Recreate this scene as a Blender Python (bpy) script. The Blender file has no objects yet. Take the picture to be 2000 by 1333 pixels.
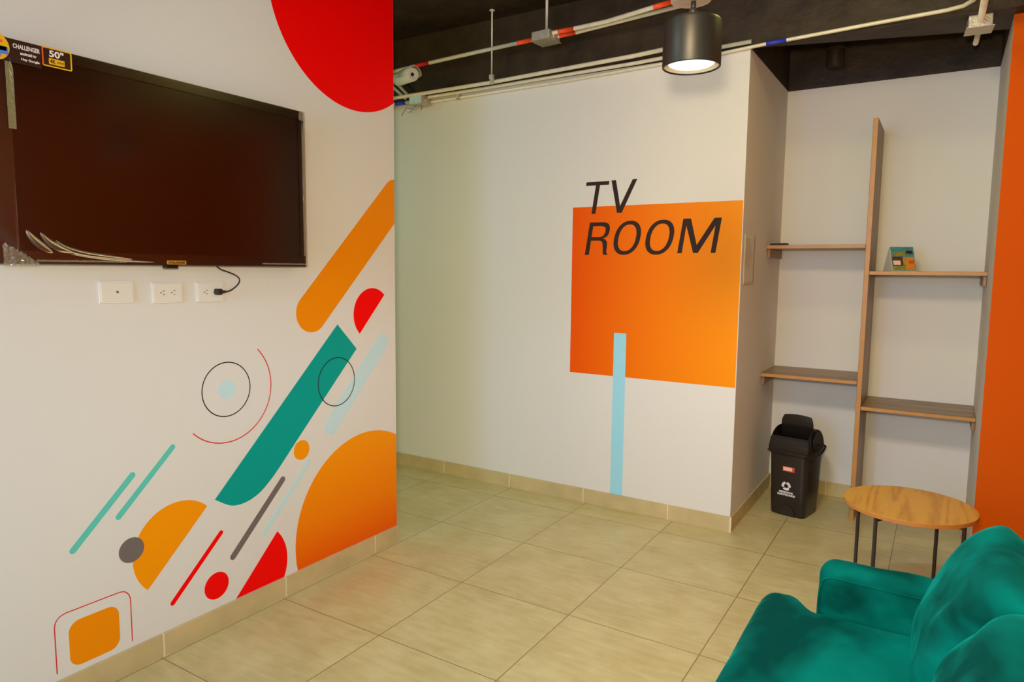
import bpy, bmesh, math, random
from mathutils import Vector, Matrix, noise
from mathutils.geometry import tessellate_polygon
random.seed(4)
PI = math.pi
C = bpy.context.scene.collection

# ------------------------------------------------------------------ camera, world, lights, exposure
sc = bpy.context.scene
sc.view_settings.view_transform = 'Standard'
sc.view_settings.look = 'None'
sc.view_settings.gamma = 1
sc.view_settings.use_curve_mapping = False
sc.view_settings.exposure = -0.06

cd = bpy.data.cameras.new('camera')
cam = bpy.data.objects.new('camera', cd); C.objects.link(cam)
cd.sensor_width = 36.0; cd.lens = 1344.64 / 2000 * 36; cd.clip_start = 0.02
_r = Vector((0.8476583562, 0.5304493309, 0.00994074935)); _u = Vector((-0.063212349, 0.0823744259, 0.9945947179)); _f = Vector((-0.5267632391, 0.8437049018, -0.1033563187))
m = Matrix((( _r.x, _u.x, -_f.x), (_r.y, _u.y, -_f.y), (_r.z, _u.z, -_f.z))).to_4x4()
m.translation = Vector((0.9631, -3.9422, 1.5))
cam.matrix_world = m
sc.camera = cam

world = bpy.data.worlds.new('world'); sc.world = world; world.use_nodes = True
world.node_tree.nodes['Background'].inputs[0].default_value = (0.70, 0.63, 0.26, 1)
world.node_tree.nodes['Background'].inputs[1].default_value = 2.6

def area(name, loc, rot, size, power, col, spread=PI):
    l = bpy.data.lights.new(name, 'AREA'); l.shape = 'DISK'; l.size = size; l.energy = power; l.color = col; l.spread = spread
    o = bpy.data.objects.new(name, l); C.objects.link(o); o.location = loc; o.rotation_euler = rot; return o
WHITE = (0.72, 0.86, 1.12)
# added fill lights without real sources, plus the flash inferred from the lamp's shadow
area('fill_light_behind', (-0.7, -2.7, 2.8), (math.radians(50), 0, math.radians(-30)), 0.3, 4.2, (.75, 1.0, .95))  # added fill for the right side of the alcove, no real lamp
area('fill_light_front', (0.45, -2.9, 2.7), (math.radians(62), 0, 0), 0.3, 11, (1.0, .76, .44), math.radians(110))  # added warm fill aimed into the alcove
area('cool_fill_far_behind', (-0.3, -6.2, 1.9), (math.radians(78), 0, math.radians(-6)), 1.4, 80, (.08, .34, 1.0))  # added cool frontal fill, no known window behind it
area('fill_light_warm', (0.66, -0.9, 3.0), (0, 0, 0), 0.3, 7, (1.0, 0.92, 0.30))  # added warm fill to tint the alcove's left side wall
area('camera_flash', (0.93, -4.0, 1.66), (math.radians(90), 0, math.radians(15)), 0.12, 50, (1.0, 0.86, 0.63))
area('fill_light_corridor', (-3.3, -1.5, 3.0), (0, 0, 0), 0.3, 12, (.42, 1.0, 1.05))  # added fill to lift the left end of the back wall

# ------------------------------------------------------------------ dimensions (metres)
XL, DY = -1.509, -1.162        # TV wall face, its free end
H, HC = 2.70, 3.14             # top of the paint, ceiling
A, W, YO, XR = 1.046, 1.161, 0.107, 1.43
HB = 0.091

# ------------------------------------------------------------------ materials
def lin(c):
    return tuple(((v / 255) / 12.92 if v / 255 <= 0.04045 else ((v / 255 + 0.055) / 1.055) ** 2.4) for v in c)
def mat(name, col, rough=0.6, metal=0.0, bump=0.0, bscale=40, var=0.0, vscale=3, sheen=0.0, spec=0.5, emit=None, estr=0, coat=0):
    m = bpy.data.materials.new(name); m.use_nodes = True; nt = m.node_tree; b = nt.nodes['Principled BSDF']
    c = lin(col); b.inputs['Base Color'].default_value = (*c, 1); b.inputs['Roughness'].default_value = rough
    b.inputs['Metallic'].default_value = metal; b.inputs['Specular IOR Level'].default_value = spec
    if coat: b.inputs['Coat Weight'].default_value = coat; b.inputs['Coat Roughness'].default_value = 0.15
    if sheen: b.inputs['Sheen Weight'].default_value = sheen; b.inputs['Sheen Roughness'].default_value = 0.4
    tc = nt.nodes.new('ShaderNodeTexCoord')
    if var:
        n = nt.nodes.new('ShaderNodeTexNoise'); n.inputs['Scale'].default_value = vscale; n.inputs['Detail'].default_value = 5
        nt.links.new(tc.outputs['Object'], n.inputs['Vector'])
        r = nt.nodes.new('ShaderNodeMapRange'); r.inputs[1].default_value = .3; r.inputs[2].default_value = .7
        r.inputs[3].default_value = 1 - var; r.inputs[4].default_value = 1 + var
        nt.links.new(n.outputs[0], r.inputs[0])
        mx = nt.nodes.new('ShaderNodeVectorMath'); mx.operation = 'SCALE'; mx.inputs[0].default_value = c
        nt.links.new(r.outputs[0], mx.inputs['Scale']); nt.links.new(mx.outputs[0], b.inputs['Base Color'])
    if bump:
        n = nt.nodes.new('ShaderNodeTexNoise'); n.inputs['Scale'].default_value = bscale; n.inputs['Detail'].default_value = 4
        nt.links.new(tc.outputs['Object'], n.inputs['Vector'])
        bp = nt.nodes.new('ShaderNodeBump'); bp.inputs['Strength'].default_value = bump; bp.inputs['Distance'].default_value = 0.01
        nt.links.new(n.outputs[0], bp.inputs['Height']); nt.links.new(bp.outputs[0], b.inputs['Normal'])
    if emit:
        b.inputs['Emission Color'].default_value = (*lin(emit), 1); b.inputs['Emission Strength'].default_value = estr
    return m
def gradient(name, stops, axis, a0, a1, rough=0.45):
    """vinyl printed with a colour gradient between two colours along one world axis"""
    m = mat(name, (255, 255, 255), rough, spec=.12); nt = m.node_tree; b = nt.nodes['Principled BSDF']
    g = nt.nodes.new('ShaderNodeNewGeometry'); s = nt.nodes.new('ShaderNodeSeparateXYZ'); nt.links.new(g.outputs['Position'], s.inputs[0])
    r = nt.nodes.new('ShaderNodeMapRange'); r.inputs[1].default_value = a0; r.inputs[2].default_value = a1
    nt.links.new(s.outputs[axis], r.inputs[0]); cr = nt.nodes.new('ShaderNodeValToRGB')
    els = cr.color_ramp.elements
    for i, (p, c) in enumerate(stops):
        e = els[i] if i < 2 else els.new(p)
        e.position = p; e.color = (*lin(c), 1)
    nt.links.new(r.outputs[0], cr.inputs[0]); nt.links.new(cr.outputs[0], b.inputs['Base Color'])
    return m

M = {}
M['wall'] = mat('white_wall_paint', (224, 219, 208), 0.75, bump=0.04, bscale=60, spec=.3)
M['orange_wall'] = mat('orange_wall_paint', (206, 86, 0), 0.7, bump=0.04, bscale=60, spec=.1)
M['black'] = mat('black_ceiling_paint', (57, 44, 28), 0.55, bump=0.8, bscale=11, var=.35, vscale=6, spec=.25)
M['tilebase'] = mat('baseboard_tile', (198, 176, 124), 0.45, var=.10, vscale=7, bump=.03)
M['grout'] = mat('pale_grout', (226, 214, 176), 0.8)
M['teal'] = mat('teal_vinyl', (0, 158, 144), .45, spec=.12)
M['mint'] = mat('mint_vinyl', (98, 200, 182), .45, spec=.12)
M['pale_blue'] = mat('pale_blue_vinyl', (198, 226, 226), .45, spec=.12)
M['sky_blue'] = mat('sky_blue_vinyl', (160, 218, 232), .45, spec=.12)
M['red'] = mat('red_vinyl', (252, 0, 0), .45, spec=.12)
M['orange'] = mat('orange_vinyl', (250, 152, 0), .45, spec=.12)
M['orange2'] = mat('deep_orange_vinyl', (244, 142, 0), .45, spec=.12)
M['gray'] = mat('warm_gray_vinyl', (118, 106, 100), .45, spec=.12)
M['line'] = mat('black_line_vinyl', (40, 36, 32), .45, spec=.12)
M['redline'] = mat('red_line_vinyl', (214, 40, 44), .45, spec=.12)
M['charcoal'] = mat('charcoal_lettering_vinyl', (56, 41, 35), .6, spec=.12)
M['grad_sq'] = gradient('orange_square_vinyl', [(0, (244, 86, 0)), (1, (246, 146, 0)), (.4, (244, 116, 0))], 0, -1.06, 0.0)
M['grad_disc'] = gradient('orange_disc_vinyl', [(0, (240, 92, 0)), (1, (250, 152, 0)), (.4, (246, 130, 0))], 2, 0.08, 0.62)
M['wood'] = mat('brown_melamine', (150, 112, 74), .45)
M['woodedge'] = mat('brown_melamine_edge', (186, 130, 60), .45, var=.1, vscale=14)
M['velvet'] = mat('teal_velvet', (0, 124, 108), .85, sheen=.16, spec=.04)
M['metalblack'] = mat('black_metal', (58, 50, 44), .45, metal=.2)
M['lampblack'] = mat('black_lamp_housing', (36, 35, 30), .42, metal=.3)
M['lampring'] = mat('pale_reflector_ring', (236, 224, 196), .4)
M['lampglow'] = mat('lamp_diffuser', (255, 255, 255), .4, emit=(248, 250, 255), estr=1.3)
M['galv'] = mat('galvanised_steel', (228, 220, 190), .45, metal=.12, var=.08, vscale=20)
M['galvbox'] = mat('galvanised_box', (202, 194, 172), .38, metal=.4, var=.12, vscale=40, bump=.2, bscale=120)
M['tape_orange'] = mat('orange_tape', (250, 78, 20), .5)
M['tape_red'] = mat('red_tape', (240, 26, 26), .5)
M['tape_blue'] = mat('blue_tape', (44, 58, 190), .5)
M['white_plastic'] = mat('white_plastic', (232, 228, 218), .35)
M['plate'] = mat('ivory_wall_plate', (232, 226, 212), .35)
M['dark_slot'] = mat('dark_socket_slot', (70, 60, 52), .6)
M['brass'] = mat('brass_connector', (170, 140, 90), .3, metal=.9)
M['cordblack'] = mat('black_cord', (34, 28, 24), .5)
M['binblack'] = mat('black_bin_plastic', (38, 31, 26), .34, bump=.05, bscale=200)
M['binlid'] = mat('black_lid_plastic', (34, 28, 23), .27)
M['print_white'] = mat('white_print', (232, 226, 222), .5)
M['label_red'] = mat('red_label', (206, 70, 52), .5)
M['label_pale'] = mat('pale_label', (240, 196, 172), .5)
M['paper'] = mat('white_paper', (222, 212, 190), .7)
M['paperink'] = mat('gray_print', (200, 186, 162), .7)
M['tvframe'] = mat('tv_black_bezel', (24, 14, 8), .3)
M['sticker_black'] = mat('tv_sticker_black', (52, 26, 16), .35)
M['sticker_yellow'] = mat('tv_sticker_yellow', (240, 180, 20), .45)
M['sticker_orange'] = mat('tv_sticker_orange', (236, 96, 40), .45)
M['sticker_gold'] = mat('tv_sticker_gold', (206, 142, 30), .45)
M['sticker_white'] = mat('tv_sticker_white', (240, 228, 216), .45)
M['sticker_green'] = mat('tv_sticker_green', (110, 190, 80), .45)
M['sticker_blue'] = mat('tv_sticker_blue', (90, 130, 215), .45)
M['clear_tape'] = mat('foil_like_film', (132, 122, 82), .3)
M['cal_blue'] = mat('print_blue', (70, 130, 130), .5, var=.3, vscale=60)
M['cal_green'] = mat('print_green', (140, 130, 30), .5, var=.3, vscale=60)
M['cal_brown'] = mat('print_brown', (88, 44, 18), .5)
M['cal_orange'] = mat('print_orange', (206, 130, 20), .5, var=.2, vscale=90)

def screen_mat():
    m = mat('tv_screen', (34, 9, 1), .22, spec=.6); return m  # brown base colour has the room's orange reflection put into it
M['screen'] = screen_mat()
def film_mat(ior=1.38, ro=.16):
    m = bpy.data.materials.new('protective_film'); m.use_nodes = True; nt = m.node_tree; nt.nodes.clear()
    o = nt.nodes.new('ShaderNodeOutputMaterial'); t = nt.nodes.new('ShaderNodeBsdfTransparent'); t.inputs[0].default_value = (.97, .95, .92, 1)
    g = nt.nodes.new('ShaderNodeBsdfGlossy'); g.inputs['Roughness'].default_value = ro; g.inputs[0].default_value = (1, .95, .88, 1)
    fr = nt.nodes.new('ShaderNodeFresnel'); fr.inputs[0].default_value = ior
    mx = nt.nodes.new('ShaderNodeMixShader'); nt.links.new(fr.outputs[0], mx.inputs[0]); nt.links.new(t.outputs[0], mx.inputs[1]); nt.links.new(g.outputs[0], mx.inputs[2])
    nt.links.new(mx.outputs[0], o.inputs[0]); return m
M['film'] = film_mat()
M['film_thick'] = film_mat(1.62, .24)
M['film_ridge'] = film_mat(1.9, .32)
def crumple_mat():
    m = mat('crumpled_clear_film', (190, 170, 140), .18, spec=.9); b = m.node_tree.nodes['Principled BSDF']; b.inputs['Alpha'].default_value = .38; return m
M['crumple'] = crumple_mat()

def floor_mat():
    m = mat('ceramic_floor_tile', (190, 164, 112), .33, spec=.45); nt = m.node_tree; b = nt.nodes['Principled BSDF']
    L = nt.links.new
    g = nt.nodes.new('ShaderNodeNewGeometry'); mp = nt.nodes.new('ShaderNodeMapping')
    mp.inputs['Location'].default_value = (0.336 / .5754, 1.372 / .5754, 0); mp.inputs['Scale'].default_value = (1 / .5754, 1 / .5754, 1)
    L(g.outputs['Position'], mp.inputs[0]); s = nt.nodes.new('ShaderNodeSeparateXYZ'); L(mp.outputs[0], s.inputs[0])
    def mth(op, a, b_=None, v=None):
        n = nt.nodes.new('ShaderNodeMath'); n.operation = op; L(a, n.inputs[0])
        if b_ is not None: L(b_, n.inputs[1])
        if v is not None: n.inputs[1].default_value = v
        return n.outputs[0]
    def edge(c):
        f = mth('FRACT', c); g1 = mth('SUBTRACT', f, v=.5); g1 = mth('ABSOLUTE', g1); return mth('GREATER_THAN', g1, v=.5 - .0036)
    gr = mth('MAXIMUM', edge(s.outputs[0]), edge(s.outputs[1]))
    cx = nt.nodes.new('ShaderNodeCombineXYZ'); L(mth('FLOOR', s.outputs[0]), cx.inputs[0]); L(mth('FLOOR', s.outputs[1]), cx.inputs[1])
    wn = nt.nodes.new('ShaderNodeTexWhiteNoise'); L(cx.outputs[0], wn.inputs[0])
    # mottling: soft patches and fine streaks that follow the tile, shifted for each tile
    off = nt.nodes.new('ShaderNodeVectorMath'); off.operation = 'MULTIPLY_ADD'; L(wn.outputs['Color'], off.inputs[0]); off.inputs[1].default_value = (7, 7, 0); L(mp.outputs[0], off.inputs[2])
    n1 = nt.nodes.new('ShaderNodeTexNoise'); n1.inputs['Scale'].default_value = 2.6; n1.inputs['Detail'].default_value = 5; n1.inputs['Roughness'].default_value = .6; L(off.outputs[0], n1.inputs[0])
    st = nt.nodes.new('ShaderNodeMapping'); st.inputs['Scale'].default_value = (3, 14, 1); L(off.outputs[0], st.inputs[0])
    n2 = nt.nodes.new('ShaderNodeTexNoise'); n2.inputs['Scale'].default_value = 1.4; n2.inputs['Detail'].default_value = 7; L(st.outputs[0], n2.inputs[0])
    k = mth('ADD', mth('MULTIPLY', n1.outputs[0], v=.6), mth('MULTIPLY', n2.outputs[0], v=.4))
    cr = nt.nodes.new('ShaderNodeValToRGB'); e = cr.color_ramp.elements
    e[0].position = .30; e[0].color = (*lin((186, 166, 104)), 1); e[1].position = .66; e[1].color = (*lin((212, 198, 140)), 1)
    L(k, cr.inputs[0])
    mx = nt.nodes.new('ShaderNodeMixRGB'); L(gr, mx.inputs[0]); L(cr.outputs[0], mx.inputs[1]); mx.inputs[2].default_value = (*lin((138, 116, 72)), 1)
    L(mx.outputs[0], b.inputs['Base Color'])
    rr = nt.nodes.new('ShaderNodeMapRange'); L(n2.outputs[0], rr.inputs[0]); rr.inputs[3].default_value = .26; rr.inputs[4].default_value = .46; L(rr.outputs[0], b.inputs['Roughness'])
    bp = nt.nodes.new('ShaderNodeBump'); bp.inputs['Strength'].default_value = .5; bp.inputs['Distance'].default_value = .002; bp.invert = True
    L(gr, bp.inputs['Height']); L(bp.outputs[0], b.inputs['Normal'])
    return m
M['floor'] = floor_mat()

def wood_mat(name, base, dark, axis='Y', scale=9, rough=.4, big=1.0, coord='Object'):
    m = mat(name, base, rough); nt = m.node_tree; b = nt.nodes['Principled BSDF']; L = nt.links.new
    tc = nt.nodes.new('ShaderNodeTexCoord'); mp = nt.nodes.new('ShaderNodeMapping')
    mp.inputs['Scale'].default_value = {'X': (.25, 2.2, 2.2), 'Y': (2.2, .25, 2.2), 'Z': (2.2, 2.2, .25)}[axis]
    L(tc.outputs[coord], mp.inputs[0])
    n0 = nt.nodes.new('ShaderNodeTexNoise'); n0.inputs['Scale'].default_value = 1.6 * big; n0.inputs['Detail'].default_value = 2; L(mp.outputs[0], n0.inputs[0])
    sc_ = nt.nodes.new('ShaderNodeMath'); sc_.operation = 'MULTIPLY'; sc_.inputs[1].default_value = scale; L(n0.outputs[0], sc_.inputs[0])
    fr = nt.nodes.new('ShaderNodeMath'); fr.operation = 'PINGPONG'; fr.inputs[1].default_value = .5; L(sc_.outputs[0], fr.inputs[0])
    n1 = nt.nodes.new('ShaderNodeTexNoise'); n1.inputs['Scale'].default_value = 30; n1.inputs['Detail'].default_value = 4; L(mp.outputs[0], n1.inputs[0])
    ad = nt.nodes.new('ShaderNodeMath'); ad.operation = 'ADD'; L(fr.outputs[0], ad.inputs[0]); L(n1.outputs[0], ad.inputs[1])
    cr = nt.nodes.new('ShaderNodeValToRGB'); e = cr.color_ramp.elements; e[0].position = .45; e[0].color = (*lin(dark), 1); e[1].position = .85; e[1].color = (*lin(base), 1)
    L(ad.outputs[0], cr.inputs[0]); L(cr.outputs[0], b.inputs['Base Color']); return m
M['wood_x'] = wood_mat('brown_melamine_grain', (154, 120, 72), (122, 92, 52), 'X', 7, .38)
M['wood_z'] = wood_mat('brown_melamine_grain_upright', (146, 112, 68), (114, 84, 48), 'Z', 7, .42)
M['tabletop'] = wood_mat('honey_oak_laminate', (212, 158, 50), (188, 132, 32), 'Y', 16, .4, 1.0)
M['tableedge'] = mat('honey_oak_edge', (196, 126, 54), .5, var=.08, vscale=30)

def velvet():
    m = M['velvet']; nt = m.node_tree; b = nt.nodes['Principled BSDF']; L = nt.links.new
    tc = nt.nodes.new('ShaderNodeTexCoord')
    n = nt.nodes.new('ShaderNodeTexNoise'); n.inputs['Scale'].default_value = 4.5; n.inputs['Detail'].default_value = 2.5; L(tc.outputs['Object'], n.inputs[0])
    n2 = nt.nodes.new('ShaderNodeTexNoise'); n2.inputs['Scale'].default_value = 260; L(tc.outputs['Object'], n2.inputs[0])
    # brushed pile: streaky patches where the nap lies the other way
    mp = nt.nodes.new('ShaderNodeMapping'); mp.inputs['Scale'].default_value = (1.0, .6, 1.6); mp.inputs['Rotation'].default_value = (.2, .3, .6); mp.inputs['Location'].default_value = (.75, .30, .2); L(tc.outputs['Object'], mp.inputs[0])
    n3 = nt.nodes.new('ShaderNodeTexNoise'); n3.inputs['Scale'].default_value = 4.2; n3.inputs['Detail'].default_value = 3; n3.inputs['Distortion'].default_value = .2; L(mp.outputs[0], n3.inputs[0])
    cr = nt.nodes.new('ShaderNodeValToRGB'); e = cr.color_ramp.elements
    e[0].position = .38; e[0].color = (*lin((0, 66, 56)), 1); e[1].position = .62; e[1].color = (*lin((0, 118, 102)), 1)
    L(n3.outputs[0], cr.inputs[0]); L(cr.outputs[0], b.inputs['Base Color'])
    bp = nt.nodes.new('ShaderNodeBump'); bp.inputs['Strength'].default_value = .45; bp.inputs['Distance'].default_value = .07; L(n.outputs[0], bp.inputs['Height'])
    bp2 = nt.nodes.new('ShaderNodeBump'); bp2.inputs['Strength'].default_value = .12; bp2.inputs['Distance'].default_value = .002; L(n2.outputs[0], bp2.inputs['Height']); L(bp.outputs[0], bp2.inputs['Normal'])
    L(bp2.outputs[0], b.inputs['Normal']); b.inputs['Sheen Tint'].default_value = (0, .75, .62, 1); b.inputs['Sheen Roughness'].default_value = .32
velvet()

# ------------------------------------------------------------------ helpers
def tag(o, label, cat, group=None):
    o['label'] = label; o['category'] = cat
    if group: o['group'] = group
    return o
def thing(name, label, cat, loc=(0, 0, 0), rotz=0, group=None):
    o = bpy.data.objects.new(name, None); C.objects.link(o); o.location = loc; o.rotation_euler = (0, 0, rotz); o.empty_display_size = .05
    return tag(o, label, cat, group)
def finish(name, me, mats, parent=None, smooth=False, sm_angle=None):
    o = bpy.data.objects.new(name, me); C.objects.link(o)
    for x in (mats if isinstance(mats, (list, tuple)) else [mats]): me.materials.append(x)
    if parent: o.parent = parent
    if smooth:
        for p in me.polygons: p.use_smooth = True
        if sm_angle is not None:
            me.set_sharp_from_angle(angle=math.radians(sm_angle))
    return o
def obj(name, bm, mats, parent=None, smooth=False, sm_angle=None):
    me = bpy.data.meshes.new(name); bm.to_mesh(me); bm.free()
    return finish(name, me, mats, parent, smooth, sm_angle)
def struct(name, bm, mats, smooth=False):
    o = obj(name, bm, mats, None, smooth); o['kind'] = 'structure'; return o
def B(): return bmesh.new()
def box(bm, a, b, mi=0, bevel=0, seg=2, rot=None):
    x0, y0, z0 = a; x1, y1, z1 = b
    r = bmesh.ops.create_cube(bm, size=1)
    vs = r['verts']
    for v in vs:
        v.co = Vector(((x0 + x1) / 2 + v.co.x * (x1 - x0), (y0 + y1) / 2 + v.co.y * (y1 - y0), (z0 + z1) / 2 + v.co.z * (z1 - z0)))
    fs = {f for v in vs for f in v.link_faces}
    for f in fs: f.material_index = mi
    if bevel:
        es = list({e for v in vs for e in v.link_edges})
        rr = bmesh.ops.bevel(bm, geom=es, offset=bevel, segments=seg, profile=.5, affect='EDGES')
        for f in rr['faces']: f.material_index = mi
        vs = list({v for f in rr['faces'] for v in f.verts} | {v for v in vs if v.is_valid})
    if rot:
        c, mt = rot
        for v in vs: v.co = c + mt @ (v.co - c)
    return vs
def tube(bm, pts, r, n=10, mi=0, caps=True):
    pts = [Vector(p) for p in pts]; rings = []
    up = Vector((0, 0, 1))
    for i, p in enumerate(pts):
        if i == 0: t = pts[1] - p
        elif i == len(pts) - 1: t = p - pts[i - 1]
        else: t = (pts[i + 1] - p).normalized() + (p - pts[i - 1]).normalized()
        t.normalize(); u = up if abs(t.dot(up)) < .95 else Vector((1, 0, 0))
        s = t.cross(u).normalized(); w = s.cross(t).normalized()
        rr = r[i] if isinstance(r, (list, tuple)) else r
        rings.append([bm.verts.new(p + s * math.cos(2 * PI * k / n) * rr + w * math.sin(2 * PI * k / n) * rr) for k in range(n)])
    for a, b in zip(rings, rings[1:]):
        for k in range(n):
            f = bm.faces.new((a[k], a[(k + 1) % n], b[(k + 1) % n], b[k])); f.material_index = mi; f.smooth = True
    if caps:
        bm.faces.new(rings[0]).material_index = mi; bm.faces.new(rings[-1][::-1]).material_index = mi
def lathe(bm, prof, c=(0, 0, 0), n=48, mi=0, close=False):
    rings = []
    for r, z in prof:
        if r < 1e-6: rings.append([bm.verts.new((c[0], c[1], c[2] + z))])
        else: rings.append([bm.verts.new((c[0] + r * math.cos(2 * PI * k / n), c[1] + r * math.sin(2 * PI * k / n), c[2] + z)) for k in range(n)])
    for a, b in zip(rings, rings[1:]):
        for k in range(n):
            k2 = (k + 1) % n
            if len(a) == 1 and len(b) == 1: continue
            if len(a) == 1: f = bm.faces.new((a[0], b[k2], b[k]))
            elif len(b) == 1: f = bm.faces.new((a[k], a[k2], b[0]))
            else: f = bm.faces.new((a[k], a[k2], b[k2], b[k]))
            f.material_index = mi
def catmull(P, n=8, closed=False):
    out = []; N = len(P); rng = range(N) if closed else range(N - 1)
    for i in rng:
        if closed: p0, p1, p2, p3 = P[i - 1], P[i], P[(i + 1) % N], P[(i + 2) % N]
        else: p0, p1, p2, p3 = P[max(i - 1, 0)], P[i], P[i + 1], P[min(i + 2, N - 1)]
        for k in range(n):
            t = k / n
            out.append(tuple(.5 * (2 * b + (c - a) * t + (2 * a - 5 * b + 4 * c - d) * t * t + (3 * b - a - 3 * c + d) * t ** 3) for a, b, c, d in zip(p0, p1, p2, p3)))
    if not closed: out.append(tuple(P[-1]))
    return out
def poly_solid(bm, loops, to3, d0, d1, mi=0):
    """flat shape: 2D loops (outer, holes) mapped by to3(u, v, d) and given a thickness d0..d1"""
    flat = [p for l in loops for p in l]
    tris = tessellate_polygon([[Vector((p[0], p[1], 0)) for p in l] for l in loops])
    F = [bm.verts.new(to3(p[0], p[1], d1)) for p in flat]; K = [bm.verts.new(to3(p[0], p[1], d0)) for p in flat]
    for t in tris:
        try: bm.faces.new([F[i] for i in t]).material_index = mi
        except ValueError: pass
    i0 = 0
    for l in loops:
        n = len(l)
        for k in range(n):
            a, b = i0 + k, i0 + (k + 1) % n
            bm.faces.new((F[a], F[b], K[b], K[a])).material_index = mi
        i0 += n
    bmesh.ops.recalc_face_normals(bm, faces=bm.faces)
def clip(loop, f):
    """Sutherland-Hodgman against f(p) >= 0"""
    out = []
    for i, p in enumerate(loop):
        q = loop[(i + 1) % len(loop)]; a, b = f(p), f(q)
        if a >= 0: out.append(p)
        if (a >= 0) != (b >= 0):
            t = a / (a - b); out.append((p[0] + (q[0] - p[0]) * t, p[1] + (q[1] - p[1]) * t))
    return out
def circle(c, r, n=72, a0=0, a1=2 * PI, open_=False):
    k = n if not open_ else n + 1
    return [(c[0] + r * math.cos(a0 + (a1 - a0) * i / n), c[1] + r * math.sin(a0 + (a1 - a0) * i / n)) for i in range(k)]
def stroke(path, w, closed=False):
    """band of width w along a 2D path"""
    L_, R_ = [], []; n = len(path)
    for i, p in enumerate(path):
        a = path[i - 1] if (i or closed) else p; b = path[(i + 1) % n] if (i < n - 1 or closed) else p
        d = Vector((b[0] - a[0], b[1] - a[1])).normalized(); q = Vector((-d.y, d.x)) * w / 2
        L_.append((p[0] + q.x, p[1] + q.y)); R_.append((p[0] - q.x, p[1] - q.y))
    return [L_, R_] if closed else [L_ + R_[::-1]]
def capsule(a, b, r, n=14):
    a = Vector(a); b = Vector(b); t = math.atan2(b.y - a.y, b.x - a.x)
    return circle(b, r, n, t - PI / 2, t + PI / 2, True) + circle(a, r, n, t + PI / 2, t + 3 * PI / 2, True)
def text_mesh(body, size, sx=1, shear=0, bold=0):
    cu = bpy.data.curves.new('lettering', 'FONT'); cu.body = body; cu.size = size; cu.shear = shear; cu.offset = bold; cu.resolution_u = 3
    cu.align_x = 'CENTER'; cu.align_y = 'CENTER'
    o = bpy.data.objects.new('lettering', cu); C.objects.link(o)
    dg = bpy.context.evaluated_depsgraph_get(); dg.update()
    me = bpy.data.meshes.new_from_object(o.evaluated_get(dg)); bpy.data.objects.remove(o)
    for v in me.vertices: v.co.x *= sx
    me.materials.clear()
    return me
def text(name, body, size, matname, mtx, parent, sx=1, shear=0, bold=0, fit=None):
    me = text_mesh(body, size, 1, shear, bold)
    xs = [v.co.x for v in me.vertices]; ys = [v.co.y for v in me.vertices]
    if fit:
        kx = fit[0] / (max(xs) - min(xs)); ky = fit[1] / (max(ys) - min(ys)); mx = (max(xs) + min(xs)) / 2; my = (max(ys) + min(ys)) / 2
        for v in me.vertices: v.co.x = (v.co.x - mx) * kx; v.co.y = (v.co.y - my) * ky
    me.transform(mtx)
    return finish(name, me, M[matname], parent)
def superbox(bm, ax, ay, az, c, n=20, e=.35, fn=None):
    """soft rounded block, exponent e small = boxy"""
    def sp(v, p): return math.copysign(abs(v) ** p, v)
    rows = []
    for i in range(n + 1):
        ph = -PI / 2 + PI * i / n; row = []
        for j in range(2 * n):
            th = 2 * PI * j / (2 * n)
            p = Vector((ax * sp(math.cos(ph), e) * sp(math.cos(th), e), ay * sp(math.cos(ph), e) * sp(math.sin(th), e), az * sp(math.sin(ph), e)))
            if fn: p = fn(p)
            row.append(bm.verts.new(p + Vector(c)))
        rows.append(row)
    for a, b in zip(rows, rows[1:]):
        for j in range(2 * n):
            k = (j + 1) % (2 * n); bm.faces.new((a[j], a[k], b[k], b[j]))
    bmesh.ops.remove_doubles(bm, verts=bm.verts, dist=1e-5)

# ------------------------------------------------------------------ the setting
bm = B(); box(bm, (-5, -7.5, -.1), (3, 1.3, 0)); struct('floor', bm, M['floor'])
bm = B(); box(bm, (-5, -7.5, HC), (3, 1.3, HC + .1)); struct('ceiling', bm, M['black'])
bm = B(); box(bm, (XL - .16, -7.5, 0), (XL, DY, HC)); struct('wall_left', bm, M['wall'])
bm = B(); box(bm, (-5, 0, 0), (0, A + .12, H)); struct('wall_back', bm, M['wall'])
bm = B(); box(bm, (0, A, 0), (W, A + .12, H)); struct('wall_alcove', bm, M['wall'])
bm = B(); box(bm, (W, YO, 0), (XR + .15, A + .12, H))
bm.faces.ensure_lookup_table()
for f in bm.faces:
    if f.normal.y < -.9: f.material_index = 1
struct('wall_alcove_right', bm, [M['wall'], M['orange_wall']])
bm = B(); box(bm, (XR, -2.1, 0), (XR + .15, YO, H), 0); box(bm, (XR, -7.5, 0), (XR + .15, -2.1, H), 1)  # unseen wall, orange and white split shaped for its bounce and screen reflection
struct('wall_right', bm, [M['orange_wall'], M['wall']])
bm = B(); box(bm, (-5.1, -7.5, 0), (-5, A + .12, HC)); struct('wall_far_left', bm, M['wall'])
# black painted band and beam above the white paint
bm = B()
def prism(bm, fp, z0, z1):
    lo = [bm.verts.new((x, y, z0)) for x, y in fp]; hi = [bm.verts.new((x, y, z1)) for x, y in fp]
    bm.faces.new(lo[::-1]); bm.faces.new(hi)
    for k in range(len(fp)):
        j = (k + 1) % len(fp); bm.faces.new((lo[k], lo[j], hi[j], hi[k]))
prism(bm, [(-5, -.002), (0, -.002), (W + .012, -.002), (XR + .15, -.002), (XR + .15, A + .12), (W, A + .12), (W - .004, .335), (.004, .006), (.004, A + .12), (-5, A + .12)], H, HC)
box(bm, (0, A - .004, H - .002), (W, A + .12, HC))
box(bm, (XR, -7.5, H), (XR + .15, -.002, HC))
bmesh.ops.recalc_face_normals(bm, faces=bm.faces)
struct('trim_beam', bm, M['black'])
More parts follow.
